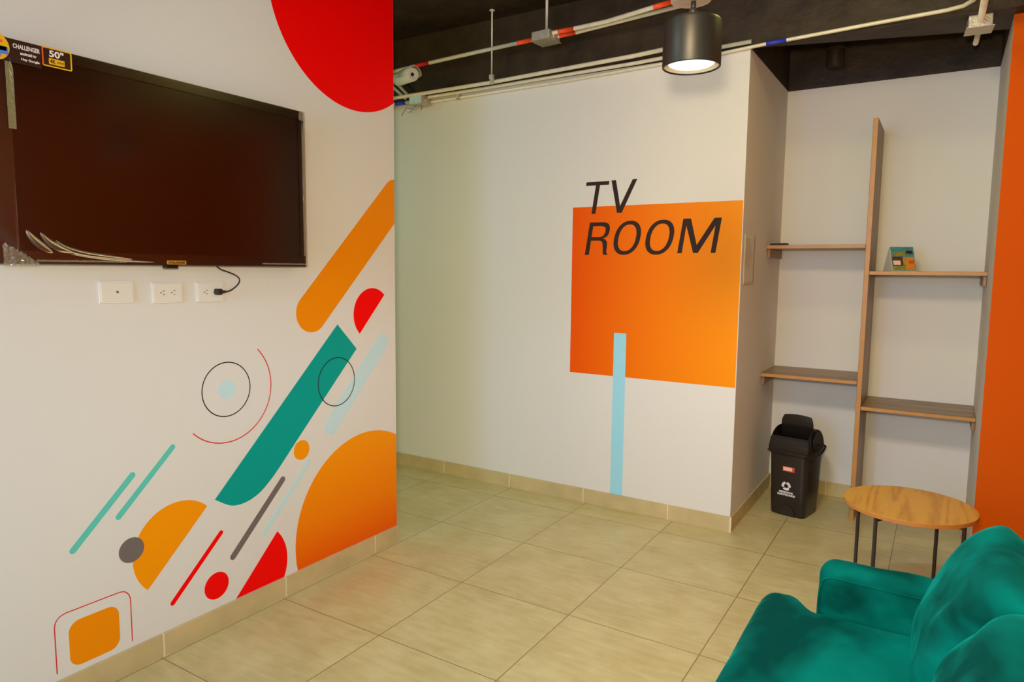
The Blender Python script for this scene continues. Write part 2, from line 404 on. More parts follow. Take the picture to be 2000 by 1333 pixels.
# baseboards of cut floor tile
def baseboard(name, p0, p1, nrm, joints):
    bm = B(); p0 = Vector(p0); p1 = Vector(p1); d = (p1 - p0); L = d.length; d.normalize(); nv = Vector(nrm)
    cuts = [0] + sorted(joints) + [L]
    def slab(a, b, t, z1, mi, bev):
        vs = box(bm, (a, 0, 0), (b, t, z1), mi, bev, 1)
        for v in vs:
            x, y, z = v.co; q = p0 + d * x + nv * y; v.co = Vector((q.x, q.y, z))
    for a, b in zip(cuts, cuts[1:]):
        slab(a + .0026, b - .0026, .010, HB, 0, .0012)
    slab(0.001, L - .001, .0094, HB - .001, 1, 0)
    bmesh.ops.recalc_face_normals(bm, faces=bm.faces)
    return struct(name, bm, [M['tilebase'], M['grout']])
baseboard('baseboard_left', (XL, -7.4, 0), (XL, DY, 0), (1, 0, 0), [(-1.343 + 7.4) - .5835 * k for k in range(10)])
baseboard('baseboard_back', (-4.9, 0, 0), (0.0, 0, 0), (0, -1, 0), [4.9 - .37 - .567 * k for k in range(8)])
baseboard('baseboard_alcove_left', (0, -.01, 0), (0, A, 0), (1, 0, 0), [.36])
baseboard('baseboard_alcove_back', (0.01, A, 0), (W, A, 0), (0, -1, 0), [.36, .93])
baseboard('baseboard_alcove_right', (W, YO - .01, 0), (W, A - .01, 0), (-1, 0, 0), [.4])
baseboard('baseboard_right', (W, YO, 0), (XR, YO, 0), (0, -1, 0), [.1])

# ------------------------------------------------------------------ wall decals on the TV wall
def decal(label, loops, mname, layer=0, group=None, face='left', name='wall_decal', cat='wall decal'):
    bm = B()
    if face == 'left': f3 = lambda u, v, d: Vector((XL + d, u, v))
    else: f3 = lambda u, v, d: Vector((u, -d, v))
    e = .0006 + layer * .0006
    poly_solid(bm, loops, f3, 0, e)
    o = obj(name, bm, M[mname]); return tag(o, label, cat, group)
edge = lambda p: DY - .001 - p[0]
base = lambda p: p[1] - HB - .001
G = 'vinyl shapes on the television wall'
decal('huge red disc at the top of the television wall, cut off by the wall end', [clip(clip(circle((-1.448, 2.752), .494, 120), edge), lambda p: HC - .001 - p[1])], 'red', 0, G)
decal('wide orange diagonal bar with rounded end, right of the television', [clip(capsule((-1.735, 1.292), (-1.157, 1.870), .0915, 24), edge)], 'orange2', 0, G)
decal('small red half disc beside the wide orange bar', [clip(circle((-1.337, 1.267), .1315, 72), lambda p: (p[1] - 1.361) - (p[0] + 1.246) * 1.044)], 'red', 0, G)
tl = [(-1.577, 1.228), (-1.451, 1.098)] + catmull([(-1.845, .703), (-1.935, .612), (-1.99, .562), (-2.051, .519), (-2.123, .498), (-2.191, .505), (-2.265, .551)], 6)
decal('big teal diagonal bar with a curved lower end', [tl], 'teal', 0, G)
decal('broad pale blue diagonal bar right of the teal bar', [capsule((-1.262, 1.117), (-1.628, .738), .043)], 'pale_blue', 0, G)
decal('thin black ring crossing the teal bar', stroke(circle((-1.587, .949), .118, 96), .0042, True), 'line', 1, G)
decal('thin black ring drawn around a small pale blue dot', stroke(circle((-2.193, .998), .112, 96), .0042, True), 'line', 0, G)
decal('small pale blue dot in the middle of a black ring', [circle((-2.192, .998), .040, 48)], 'pale_blue', 0, G)
decal('thin red open arc around the black ring', stroke(circle((-2.192, .995), .2185, 64, math.atan2(.844 - .995, -2.35 + 2.192) , math.atan2(1.15 - .995, -2.037 + 2.192), True), .0042), 'redline', 0, G)
decal('lower mint diagonal bar, the longer leftmost of the mint pair', [capsule((-2.5955, .7375), (-2.8095, .526), .0115)], 'mint', 0, G)
decal('upper mint diagonal bar, right one of the mint pair', [capsule((-2.437, .808), (-2.6515, .597), .011)], 'mint', 0, G)
decal('orange half disc with a gray disc on its left edge', [clip(circle((-2.429, .409), .180, 90), lambda p: (p[1] - .283) - (p[0] + 2.558) * .98)], 'orange', 0, G)
decal('gray disc overlapping the orange half disc', [circle((-2.611, .459), .0465, 60)], 'gray', 1, G)
decal('thin red diagonal bar above the red disc', [capsule((-2.2425, .404), (-2.462, .1915), .0100)], 'red', 0, G)
decal('small red disc just above the baseboard', [circle((-2.27, .186), .056, 60)], 'red', 0, G)
decal('warm gray diagonal bar between red disc and teal bar', [capsule((-1.9235, .5475), (-2.189, .2815), .0142)], 'gray', 0, G)
decal('slim pale blue diagonal bar beside the gray bar', [capsule((-1.771, .594), (-2.0275, .333), .0125)], 'pale_blue', 0, G)
decal('small orange disc between the teal bar and the big orange disc', [circle((-1.812, .659), .046, 60)], 'orange', 0, G)
decal('red half disc standing on the baseboard', [clip(clip(circle((-2.113, .181), .205, 90), lambda p: (p[0] + 2.167) * 1.019 - (p[1] - .107)), base)], 'red', 0, G)
decal('big orange disc cut off by the wall end and baseboard', [clip(clip(circle((-1.39, .191), .470, 120), edge), base)], 'grad_disc', 0, G)
arch = [(-2.881, .115), (-2.881, .262)] + catmull([(-2.881, .275), (-2.877, .296), (-2.862, .312), (-2.842, .317)], 5) + catmull([(-2.662, .317), (-2.643, .311), (-2.629, .294), (-2.624, .275)], 5) + [(-2.624, .112)]
decal('thin red arch line around the orange rounded square', stroke(arch, .0034), 'redline', 0, G)
def rrect(x0, y0, x1, y1, r, n=8):
    o = []
    for cx_, cy_, a in ((x1 - r, y1 - r, 0), (x0 + r, y1 - r, PI / 2), (x0 + r, y0 + r, PI), (x1 - r, y0 + r, 3 * PI / 2)):
        o += circle((cx_, cy_), r, n, a, a + PI / 2, True)
    return o
decal('orange rounded square at the lower left inside a red arch', [rrect(-2.838, .113, -2.668, .277, .038)], 'orange2', 0, G)

# ------------------------------------------------------------------ TV ROOM sign on the back wall
decal('large orange square on the back wall behind the words', [[(-1.054, .844), (-.004, .844), (-.004, 1.893), (-1.054, 1.893)]], 'grad_sq', 0, None, 'back')
decal('pale blue upright stripe running from orange square to baseboard', [[(-.7525, .0915), (-.671, .0915), (-.671, 1.116), (-.7525, 1.116)]], 'sky_blue', 1, None, 'back')
sign = thing('wall_lettering', 'dark slanted capital letters on the back wall over the orange square', 'sign', (-.55, 0, 1.59))
def letter(loops):
    bm = B(); poly_solid(bm, loops, lambda u, v, d: Vector((u + .55, -d, v - 1.59)), 0, .0018)
    obj('letter', bm, M['charcoal'], sign)
letter([[(-.962, 2.044), (-.808, 2.044), (-.812, 2.022), (-.8705, 2.022), (-.897, 1.849), (-.924, 1.849), (-.8975, 2.022), (-.9655, 2.022)]])
letter([[(-.794, 2.046), (-.765, 2.046), (-.734, 1.89), (-.656, 2.046), (-.628, 2.046), (-.722, 1.850), (-.753, 1.850)]])
Rr = [(-.964, 1.596), (-.933, 1.796), (-.850, 1.796)] + catmull([(-.835, 1.796), (-.806, 1.784), (-.797, 1.756), (-.806, 1.722), (-.822, 1.705), (-.841, 1.697)], 4) + catmull([(-.826, 1.690), (-.815, 1.672), (-.816, 1.640), (-.818, 1.612), (-.810, 1.598), (-.810, 1.596)], 4) + [(-.838, 1.596)] + catmull([(-.842, 1.61), (-.842, 1.64), (-.845, 1.668), (-.852, 1.679), (-.868, 1.684)], 4) + [(-.923, 1.684), (-.936, 1.596)]
Rh = [(-.9205, 1.706), (-.910, 1.773), (-.860, 1.773)] + catmull([(-.848, 1.772), (-.830, 1.765), (-.825, 1.75), (-.831, 1.727), (-.845, 1.711), (-.862, 1.706)], 4)
letter([Rr, Rh])
def oval(cx_, cz_, a, b, ex=2.25, sh=.2, n=60):
    o = []
    for i in range(n):
        t = 2 * PI * i / n; u = math.copysign(abs(math.cos(t)) ** (2 / ex), math.cos(t)) * a; v = math.copysign(abs(math.sin(t)) ** (2 / ex), math.sin(t)) * b
        o.append((cx_ + u + sh * v, cz_ + v))
    return o
for cx_ in (-.6825, -.4775):
    letter([oval(cx_, 1.698, .0845, .102), oval(cx_, 1.698, .0565, .080)])
letter([[(-.368, 1.604), (-.338, 1.802), (-.293, 1.802), (-.255, 1.650), (-.158, 1.802), (-.117, 1.802), (-.146, 1.605), (-.173, 1.605), (-.151, 1.760), (-.247, 1.605), (-.274, 1.605), (-.319, 1.764), (-.341, 1.604)]])

# ------------------------------------------------------------------ television
TVX = XL + .07; ty0, ty1, tz0, tz1 = -3.03, -1.822, 1.502, 2.171
tv = thing('television', 'large wall-mounted black television still wrapped in its clear film', 'television', (XL, -2.43, 1.502))
def tvp(bm): 
    for v in bm.verts: v.co -= Vector((XL, -2.43, 1.502))
    return bm
bm = B(); box(bm, (XL + .025, ty0, tz0), (TVX, ty1, tz1), 0, .004, 2)
bmesh.ops.recalc_face_normals(bm, faces=bm.faces); obj('casing', tvp(bm), M['tvframe'], tv)
bm = B(); box(bm, (XL + .0005, -2.65, 1.7), (XL + .03, -2.2, 1.98), 0, .003, 1); obj('wall_bracket', tvp(bm), M['metalblack'], tv)
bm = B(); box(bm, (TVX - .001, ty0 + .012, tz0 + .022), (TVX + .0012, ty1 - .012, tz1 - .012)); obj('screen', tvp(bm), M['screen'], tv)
bm = B(); box(bm, (TVX - .02, -2.478, tz0 - .011), (TVX + .002, -2.428, tz0 + .002), 0, .003, 2); obj('sensor', tvp(bm), M['tvframe'], tv)
# protective film, slightly wavy, puckered in the lower left corner
bm = B(); nx, nz = 90, 56; g = []
for i in range(nx + 1):
    row = []
    for j in range(nz + 1):
        y = ty0 + (ty1 - ty0) * i / nx; z = tz0 + (tz1 - tz0) * j / nz
        d = noise.noise(Vector((y * 3, z * 3, 1))) * .0012
        ly, lz = y + 2.97, z - tz0
        r = math.hypot(ly * .75, lz * 2.2)
        fold = math.exp(-((r - .14) / .16) ** 2) * max(0, 1 - ly / .45) if ly < .45 else 0
        d += .0042 * fold * abs(math.sin(26 * (ly + 0.55 * math.sqrt(max(lz, 0)))))
        row.append(bm.verts.new((TVX + .0045 + max(d, -.0012), y, z)))
    g.append(row)
for i in range(nx):
    for j in range(nz): bm.faces.new((g[i][j], g[i + 1][j], g[i + 1][j + 1], g[i][j + 1]))
obj('protective_film', tvp(bm), M['film'], tv, True)
# crumpled film and tape at corners and edges
def crumple(name, y0, y1, z0, z1, amp, n=22, seed=0, mt='crumple', tri=False):
    bm = B(); g = []
    nz_ = max(3, int(n * (z1 - z0) / max(y1 - y0, z1 - z0))); ny_ = max(3, int(n * (y1 - y0) / max(y1 - y0, z1 - z0)))
    for i in range(ny_ + 1):
        row = []
        for j in range(nz_ + 1):
            y = y0 + (y1 - y0) * i / ny_; z = z0 + (z1 - z0) * j / nz_ * ((1 - (i / ny_) ** 1.3) * .9 + .1 + .12 * noise.noise(Vector((i * .7, 3, seed))) if tri else 1 + .35 * noise.noise(Vector((i * .35, seed, 2))))
            row.append(bm.verts.new((TVX + .0062 + abs(noise.noise(Vector((y * 70, z * 70, seed)))) * amp, y, z)))
        g.append(row)
    for i in range(ny_):
        for j in range(nz_): bm.faces.new((g[i][j], g[i + 1][j], g[i + 1][j + 1], g[i][j + 1]))
    return obj(name, tvp(bm), M[mt], tv)
crumple('film_fold', -2.99, -2.895, tz0 - .004, tz0 + .062, .012, 26, 3, tri=True)['label'] = 'shiny crumpled film at the lower left corner'
crumple('film_fold', -2.90, -2.62, tz0 + .008, tz0 + .014, .004, 60, 5)
crumple('film_fold', -2.06, ty1, tz0 + .009, tz0 + .015, .004, 60, 8)
crumple('film_fold', ty1 - .032, ty1, tz1 - .040, tz1 - .002, .005, 16, 9)['label'] = 'silvery folded film at the upper right corner'
crumple('film_fold', ty1 - .018, ty1 - .008, tz0 + .05, tz1 - .04, .002, 80, 12)
crumple('tape_strip', -2.953, -2.932, 1.905, 2.105, .003, 40, 15, 'clear_tape')['label'] = 'dull gray tape strip along the left edge'
# second film layer folded round the edges as a border, and long soft folds in the lower left corner
bm = B(); poly_solid(bm, [[(ty0 + .002, tz0 + .003), (ty1 - .002, tz0 + .003), (ty1 - .002, tz1 - .003), (ty0 + .002, tz1 - .003)], [(ty0 + .085, tz0 + .040), (ty1 - .036, tz0 + .040), (ty1 - .036, tz1 - .036), (ty0 + .085, tz1 - .036)]], lambda u, v, d: Vector((TVX - XL + d, u + 2.43, v - 1.502)), .0058, .0061)
obj('film_border', bm, M['film_thick'], tv)
for pts_, w_ in (([(-2.924, 1.606), (-2.905, 1.578), (-2.880, 1.555), (-2.852, 1.538)], .024), ([(-2.885, 1.600), (-2.862, 1.572), (-2.830, 1.552), (-2.790, 1.540)], .022), ([(-2.842, 1.578), (-2.815, 1.556), (-2.760, 1.538), (-2.680, 1.528), (-2.600, 1.522)], .018), ([(-2.80, 1.535), (-2.72, 1.525), (-2.62, 1.517), (-2.52, 1.513)], .008)):
    c_ = catmull(pts_, 8); bm = B(); rr = []
    for i, (y_, z_) in enumerate(c_):
        t_ = i / (len(c_) - 1); w2 = w_ * max(.04, math.sin(PI * min(1, t_ * 1.0)) ** .7); a_ = c_[max(i - 1, 0)]; b_ = c_[min(i + 1, len(c_) - 1)]
        d_ = Vector((b_[0] - a_[0], b_[1] - a_[1])).normalized(); q_ = Vector((-d_.y, d_.x))
        rr.append([bm.verts.new((TVX - XL + .0062 + .005 * math.cos(PI * k / 4) * (w2 / w_), y_ + 2.43 + q_.x * w2 * k / 4, z_ - 1.502 + q_.y * w2 * k / 4)) for k in (-2, -1, 0, 1, 2)])
    for a_, b_ in zip(rr, rr[1:]):
        for k in range(4): bm.faces.new((a_[k], a_[k + 1], b_[k + 1], b_[k]))
    obj('film_ridge', bm, M['film_ridge'], tv, True)
# promotional sticker strip
TM = lambda y, z, e=0: Matrix.Translation((TVX + .0082 + e - XL, y + 2.43, z - 1.502)) @ Matrix(((0, 0, 1, 0), (1, 0, 0, 0), (0, 1, 0, 0), (0, 0, 0, 1)))
f_tv = lambda u, v, d: Vector((TVX - XL + d, u + 2.43, v - 1.502))
bm = B(); poly_solid(bm, [rrect(-3.02, 2.100, -2.853, 2.168, .004)], f_tv, .0062, .0072); st = obj('sticker', bm, M['sticker_black'], tv); st['label'] = 'dark promotional strip with brand lettering'
bm = B(); poly_solid(bm, [rrect(-2.851, 2.112, -2.765, 2.170, .006)], f_tv, .0062, .0072); st2 = obj('sticker', bm, M['sticker_black'], tv); st2['label'] = 'fifty inch sticker framed in orange and yellow'
bm = B(); poly_solid(bm, [rrect(-2.851, 2.112, -2.765, 2.170, .006), rrect(-2.847, 2.1158, -2.769, 2.1665, .004)], f_tv, .0072, .0078)
for f in bm.faces: f.material_index = 1 if f.calc_center_median().y < (-2.838 + 2.43) else 0
obj('sticker_border', bm, [M['sticker_yellow'], M['sticker_orange']], st2)
bm = B(); poly_solid(bm, [circle((-2.978, 2.138), .040, 40)], f_tv, .0072, .0076); ring = obj('round_badge', bm, M['sticker_yellow'], st)
for y0, y1, z0, z1, c in ((-3.0, -2.955, 2.150, 2.158, 'sticker_orange'), (-3.0, -2.946, 2.128, 2.142, 'sticker_green'), (-2.964, -2.942, 2.118, 2.140, 'sticker_blue'), (-3.0, -2.962, 2.108, 2.120, 'sticker_blue')):
    bm = B(); poly_solid(bm, [rrect(y0, z0, y1, z1, .003)], f_tv, .0076, .0080); obj('badge_stripe', bm, M[c], st)
text('lettering', 'CHALLENGER', .02, 'sticker_white', TM(-2.893, 2.1495), st, fit=(.073, .0135), bold=.0006)
text('lettering', 'android tv', .01, 'sticker_white', TM(-2.889, 2.1315), st, fit=(.044, .009), bold=.0004)
text('lettering', 'Hey Google', .01, 'sticker_white', TM(-2.884, 2.1145), st, fit=(.050, .009), bold=.0004)
text('lettering', '50"', .03, 'sticker_white', TM(-2.810, 2.1525), st2, fit=(.042, .021), bold=.001)
bm = B(); poly_solid(bm, [rrect(-2.832, 2.1205, -2.787, 2.1385, .002)], f_tv, .0072, .0078); obj('badge', bm, M['sticker_yellow'], st2)
text('lettering', '4K', .02, 'sticker_black', TM(-2.821, 2.1295), st2, fit=(.016, .012), bold=.0006)
text('lettering', 'ULTRA HD', .01, 'sticker_black', TM(-2.799, 2.1295), st2, fit=(.020, .007), bold=.0003)
bm = B(); poly_solid(bm, [rrect(-2.475, 1.506, -2.40, 1.520, .002)], f_tv, .0062, .0070); bs = obj('brand_label', bm, M['sticker_gold'], tv)
bs['label'] = 'small golden brand label on the lower bezel'
text('lettering', 'CHALLENGER', .01, 'sticker_black', TM(-2.4375, 1.513), bs, fit=(.066, .009), bold=.0004)

# ------------------------------------------------------------------ wall plates and cord
def plate(y, z, kind, label, w=.122, h=.079):
    t = thing('wall_plate', label, 'outlet', (XL, y, z), 0, 'wall plates under the television')
    bm = B(); box(bm, (0, -w / 2, -h / 2), (.007, w / 2, h / 2), 0, .002, 2); obj('cover', bm, M['plate'], t)
    bm = B(); box(bm, (.006, -w / 2 + .006, -h / 2 + .006), (.0085, w / 2 - .006, h / 2 - .006), 0, .001, 1); obj('insert', bm, M['plate'], t)
    if kind == 'coax':
        bm = B(); lathe(bm, [(0, .012), (.0025, .012), (.0045, .010), (.0045, .0085)], n=14)
        for v in bm.verts: v.co = Vector((v.co.z, v.co.x, v.co.y))
        obj('coax_connector', bm, M['brass'], t)
    else:
        for s in (-.021, .021):
            bm = B(); 
            for (dy, dz, a, b) in ((-.0065, 0, .0022, .0022), (.0045, .0065, .0040, .0012), (.0045, -.0065, .0040, .0012)):
                box(bm, (.0083, s + dy - a, dz - b), (.0088, s + dy + a, dz + b))
            obj('socket', bm, M['dark_slot'], t)
    return t
plate(-2.621, 1.407, 'coax', 'ivory wall plate with one aerial connector, leftmost under the television')
plate(-2.434, 1.401, 'out', 'ivory double socket plate with both sockets empty, middle one under television')
plate(-2.256, 1.399, 'out', 'ivory double socket plate with a black plug in it')
cord = thing('power_cord', 'black television power cord plugged into the right wall plate', 'power cord', (XL + .01, -2.225, 1.398))
def cp(p): return Vector(p) - Vector((XL + .01, -2.225, 1.398))
bm = B(); tube(bm, [cp(p) for p in catmull([(XL + .014, -2.240, 1.512), (XL + .020, -2.218, 1.490), (XL + .03, -2.185, 1.477), (XL + .03, -2.150, 1.462), (XL + .03, -2.138, 1.445), (XL + .03, -2.152, 1.424), (XL + .028, -2.182, 1.404), (XL + .026, -2.206, 1.400)], 7)], .0028, 8)
obj('cable', bm, M['cordblack'], cord)
bm = B(); box(bm, cp((XL + .009, -2.243, 1.388)), cp((XL + .034, -2.219, 1.412)), 0, .004, 2); tube(bm, [cp((XL + .025, -2.221, 1.400)), cp((XL + .026, -2.200, 1.400))], [.0075, .004], 10)
obj('plug', bm, M['cordblack'], cord)

# ------------------------------------------------------------------ conduits, boxes, rods
GC = 'steel conduits under the black ceiling'
def conduit(label, pts, r=.0125, tapes=(), smooth=False):
    t = thing('conduit', label, 'conduit', pts[0], 0, GC); o = Vector(pts[0])
    P_ = [Vector(p) - o for p in (catmull(pts, 6) if smooth else pts)]
    bm = B(); tube(bm, P_, r, 12); obj('pipe', bm, M['galv'], t)
    for a, b, c in tapes:
        bm = B(); tube(bm, [Vector(a) - o, Vector(b) - o], r + .0012, 14); obj('marking_tape', bm, M[c], t)
    return t
conduit('upper conduit with red and orange tape bands, left of the square junction box', [(-2.56, -.10, 2.887), (-2.226, -.125, 2.893), (-1.834, -.135, 2.90), (-1.24, -.171, 2.90)], .0125,
        [((-2.226, -.125, 2.893), (-2.104, -.129, 2.8955), 'tape_red'), ((-1.375, -.163, 2.90), (-1.25, -.170, 2.90), 'tape_orange')])
conduit('upper one of two conduits right of the square junction box', [(-1.10, -.215, 2.90), (-.956, -.217, 2.90), (-.74, -.228, 2.90), (-.60, -.26, 2.90), (-.44, -.297, 2.90), (-.30, -.325, 2.90)], .0125,
        [((-1.062, -.2158, 2.90), (-.956, -.217, 2.90), 'tape_orange'), ((-.44, -.297, 2.90), (-.335, -.318, 2.90), 'tape_orange')])
conduit('lower one of two conduits right of the square junction box', [(-1.10, -.150, 2.90), (-.976, -.155, 2.90), (-.716, -.191, 2.90), (-.30, -.245, 2.90)], .0125,
        [((-1.085, -.1508, 2.90), (-.976, -.155, 2.90), 'tape_orange')])
conduit('uppermost of three conduits along the top of the back wall', [(-2.52, -.11, 2.706), (-1.626, -.11, 2.706), (-.62, -.11, 2.725), (-.29, -.11, 2.741)], .0125)
conduit('middle conduit hugging the white paint edge, ending before the alcove', [(-2.18, -.044, 2.696), (-1.676, -.044, 2.696), (-.649, -.044, 2.704), (.012, -.044, 2.721)], .011)
conduit('lowest long conduit with a blue tape band curving over the alcove', [(-2.18, -.014, 2.668), (-1.124, -.014, 2.672), (-.154, -.014, 2.692), (.082, -.018, 2.704), (.576, -.030, 2.716), (.895, -.055, 2.716), (.960, -.105, 2.708), (.995, -.17, 2.706), (1.012, -.26, 2.706), (1.015, -.6, 2.706)], .0095,
        [((.084, -.018, 2.7041), (.186, -.0205, 2.7065), 'tape_blue')])
conduit('pipe crossing over the others behind the hanging lamp', [(-.318, -1.6, 2.955), (-.318, -.40, 2.955), (-.316, -.13, 2.955)], .0105)
conduit('left pipe coming down behind the wall end into the open junction box', [(-2.60, -.085, 2.92), (-2.460, -.085, 2.782), (-2.355, -.085, 2.70)], .011)
conduit('right pipe coming down behind the wall end into the open junction box', [(-2.56, -.085, 2.935), (-2.460, -.085, 2.836), (-2.315, -.085, 2.705)], .011)
conduit('stub of pipe with a blue band behind the wall end', [(-2.60, -.06, 2.681), (-2.33, -.06, 2.677)], .0125, [((-2.468, -.06, 2.679), (-2.372, -.06, 2.6777), 'tape_blue')])
conduit('pipe running back from the ceiling to the box over the alcove', [(1.046, -1.2, 2.672), (1.030, .03, 2.672)], .0145)

def jbox(c, s, label, rot=0, cover=True, h=.05):
    t = thing('junction_box', label, 'junction box', c, rot, 'galvanised junction boxes')
    bm = B(); box(bm, (-s / 2, -s / 2, 0), (s / 2, s / 2, h), 0, .004, 2)
    for a in (-1, 1):
        tube(bm, [(a * s / 2, 0, h * .5), (a * (s / 2 + .012), 0, h * .5)], .017, 12)
    obj('box', bm, M['galvbox'], t)
    if cover:
        bm = B(); box(bm, (-s / 2 - .006, -s / 2 - .006, -.004), (s / 2 + .006, s / 2 + .006, 0), 0, .001, 1); obj('cover', bm, M['galvbox'], t)
    return t
jbox((-1.17, -.175, 2.872), .125, 'square steel junction box hanging below the tall rod in mid ceiling', math.radians(-4))
jb = jbox((-2.24, -.062, 2.642), .11, 'open steel junction box with loose wires beside the television wall end', 0, False, .062)
wr = thing('loose_wires', 'loose thin wires dangling from the open junction box', 'wires', (-2.24, -.062, 2.642))
for k, (pp, c) in enumerate([([(-.03, 0, .004), (-.06, -.02, -.02), (-.12, -.01, -.008), (-.165, -.01, -.055)], 'cordblack'), ([(-.02, 0, .004), (-.05, .01, -.03), (-.10, -.02, -.038), (-.13, -.02, -.012), (-.135, -.02, -.04)], 'paper'),
                             ([(.0, 0, .004), (-.01, -.01, -.02), (-.05, -.02, -.028), (-.09, -.02, -.042)], 'brass'), ([(.01, 0, .004), (.015, 0, -.014), (.012, -.01, -.036)], 'cordblack')]):
    bm = B(); tube(bm, catmull(pp, 5), .0016, 6); obj('wire', bm, M[c], wr)
ab = thing('junction_box', 'flat steel box fixed under the beam above the alcove shelves', 'junction box', (1.028, .06, 2.640), math.radians(4), 'galvanised junction boxes')
bm = B(); box(bm, (-.048, -.035, .004), (.048, .075, .06), 0, .004, 2); obj('box', bm, M['galvbox'], ab)
bm = B(); box(bm, (-.056, -.045, 0), (.056, .080, .004), 0, .001, 1); obj('cover', bm, M['galvbox'], ab)
conduit('short pipe stub poking back from the box above the alcove', [(1.030, .13, 2.672), (1.022, .40, 2.672)], .0125)
def rod(x, y, z0, label, r=.005, clamp=False):
    t = thing('hanger_rod', label, 'hanger rod', (x, y, z0), 0, 'threaded hanger rods')
    bm = B(); tube(bm, [(0, 0, 0), (0, 0, HC - z0 - .004)], r, 8); obj('rod', bm, M['galv'], t)
    bm = B(); lathe(bm, [(0, HC - z0 - .006), (.018, HC - z0 - .004), (.018, HC - z0)], n=16); obj('flange', bm, M['galv'], t)
    if clamp:
        bm = B(); box(bm, (-.014, -.012, -.008), (.014, .012, .022), 0, .002, 1); box(bm, (-.009, -.01, -.038), (.009, .01, -.006), 0, .002, 1); obj('clamp', bm, M['galvbox'], t)
rod(-1.583, -.142, 2.722, 'thin steel rod with ceiling flange holding the conduit above the back wall', .0055, True)
rod(-1.165, -.175, 2.922, 'short thick steel rod above the square junction box', .0085)
# pipe clip on the middle conduit
cl = thing('pipe_clip', 'small steel pipe clip on the conduit near the junction box', 'pipe clip', (-1.935, -.024, 2.67))
bm = B(); box(bm, (-.010, -.018, -.012), (.010, .023, .034), 0, .002, 1); tube(bm, [(0, -.012, -.02), (0, -.012, .0)], .005, 8); obj('clip', bm, M['galvbox'], cl)

# security camera behind the wall end
cc = thing('security_camera', 'white bullet security camera partly hidden by the television wall end', 'security camera', (-2.165, -.30, 2.772))
rotc = Matrix.Rotation(math.radians(-20), 4, 'Z') @ Matrix.Rotation(math.radians(92), 4, 'Y')
bm = B(); lathe(bm, [(0, -.10), (.030, -.10), (.036, -.09), (.036, .075), (.033, .082), (.028, .082), (.026, .070), (0, .070)], n=28); bm.transform(rotc @ Matrix.Scale(1.2, 4)); obj('housing', bm, M['white_plastic'], cc, True, 40)
bm = B(); lathe(bm, [(0, .076), (.008, .076), (.010, .072), (.010, .068)], n=16); bm.transform(rotc @ Matrix.Scale(1.2, 4)); obj('lens', bm, M['cordblack'], cc, True, 40)
bm = B(); lathe(bm, [(.040, -.02), (.046, -.02), (.048, .06), (.044, .11), (.040, .11)], n=28, close=False); bmesh.ops.delete(bm, geom=[f for f in bm.faces if f.calc_center_median().x > .008], context='FACES'); bm.transform(rotc @ Matrix.Scale(1.1, 4)); obj('sun_shield', bm, M['white_plastic'], cc, True)
bm = B(); tube(bm, [rotc @ Vector((0, 0, -.11)), rotc @ Vector((0, 0, -.17)), (-.26, .06, .02), (-.27, .06, .05), (-.27, .06, .360)], .014, 12); obj('mount_arm', bm, M['white_plastic'], cc)
# painted-over pipe end in the recess
bm = B(); lathe(bm, [(.0, -.11), (.045, -.11), (.052, -.10), (.052, .0), (.062, .01), (.062, .03), (.04, .04), (.04, .29)], (.29, .965, 2.90), 24)
tag(obj('pipe_stub', bm, M['black'], None, True, 40), 'black painted pipe stub in the dark recess over the shelves', 'pipe')

# ------------------------------------------------------------------ hanging lamp
LX, LY, LZ, LR = .231, -1.70, 2.150, .0915
lamp = thing('pendant_lamp', 'black cylinder ceiling lamp, switched on, hanging before the back wall', 'lamp', (LX, LY, LZ))
bm = B(); lathe(bm, [(LR - .006, .004), (LR - .004, 0), (LR, .002), (LR, .132), (LR - .004, .141), (LR - .012, .145), (0, .146)], n=64); lathe(bm, [(LR - .006, .004), (LR - .007, .03), (0, .03)], n=64)
bmesh.ops.recalc_face_normals(bm, faces=bm.faces); obj('housing', bm, M['lampblack'], lamp, True, 35)
bm = B(); lathe(bm, [(LR - .006, .005), (LR - .020, .012), (LR - .020, .02), (LR - .006, .02)], n=64); obj('reflector_ring', bm, M['lampring'], lamp, True, 40)
bm = B(); lathe(bm, [(0, .008), (LR - .026, .009), (LR - .020, .013), (LR - .020, .018)], n=64); obj('diffuser', bm, M['lampglow'], lamp, True)
bm = B(); bmesh.ops.create_uvsphere(bm, u_segments=20, v_segments=12, radius=.015); bm.transform(Matrix.Translation((0, 0, .168)) @ Matrix.Scale(1.25, 4, (0, 0, 1))); tube(bm, [(0, 0, .14), (0, 0, .207)], .008, 12); obj('swivel_ball', bm, M['cordblack'], lamp, True)
bm = B(); lathe(bm, [(0, .204), (.056, .204), (.063, .207), (.063, .214), (0, .214)], (-.008, 0, 0), 40); obj('mounting_plate', bm, M['galvbox'], lamp, True, 30)
bm = B(); tube(bm, [(0, 0, .214), (0, 0, HC - LZ)], .010, 12); obj('hanging_pipe', bm, M['galv'], lamp)
l = bpy.data.lights.new('lamp_light', 'SPOT'); l.energy = 50; l.color = (.72, .94, 1.25); l.spot_size = math.radians(150); l.spot_blend = .5; l.shadow_soft_size = .06
lo = bpy.data.objects.new('lamp_light', l); C.objects.link(lo); lo.location = (LX, LY, LZ - .01)

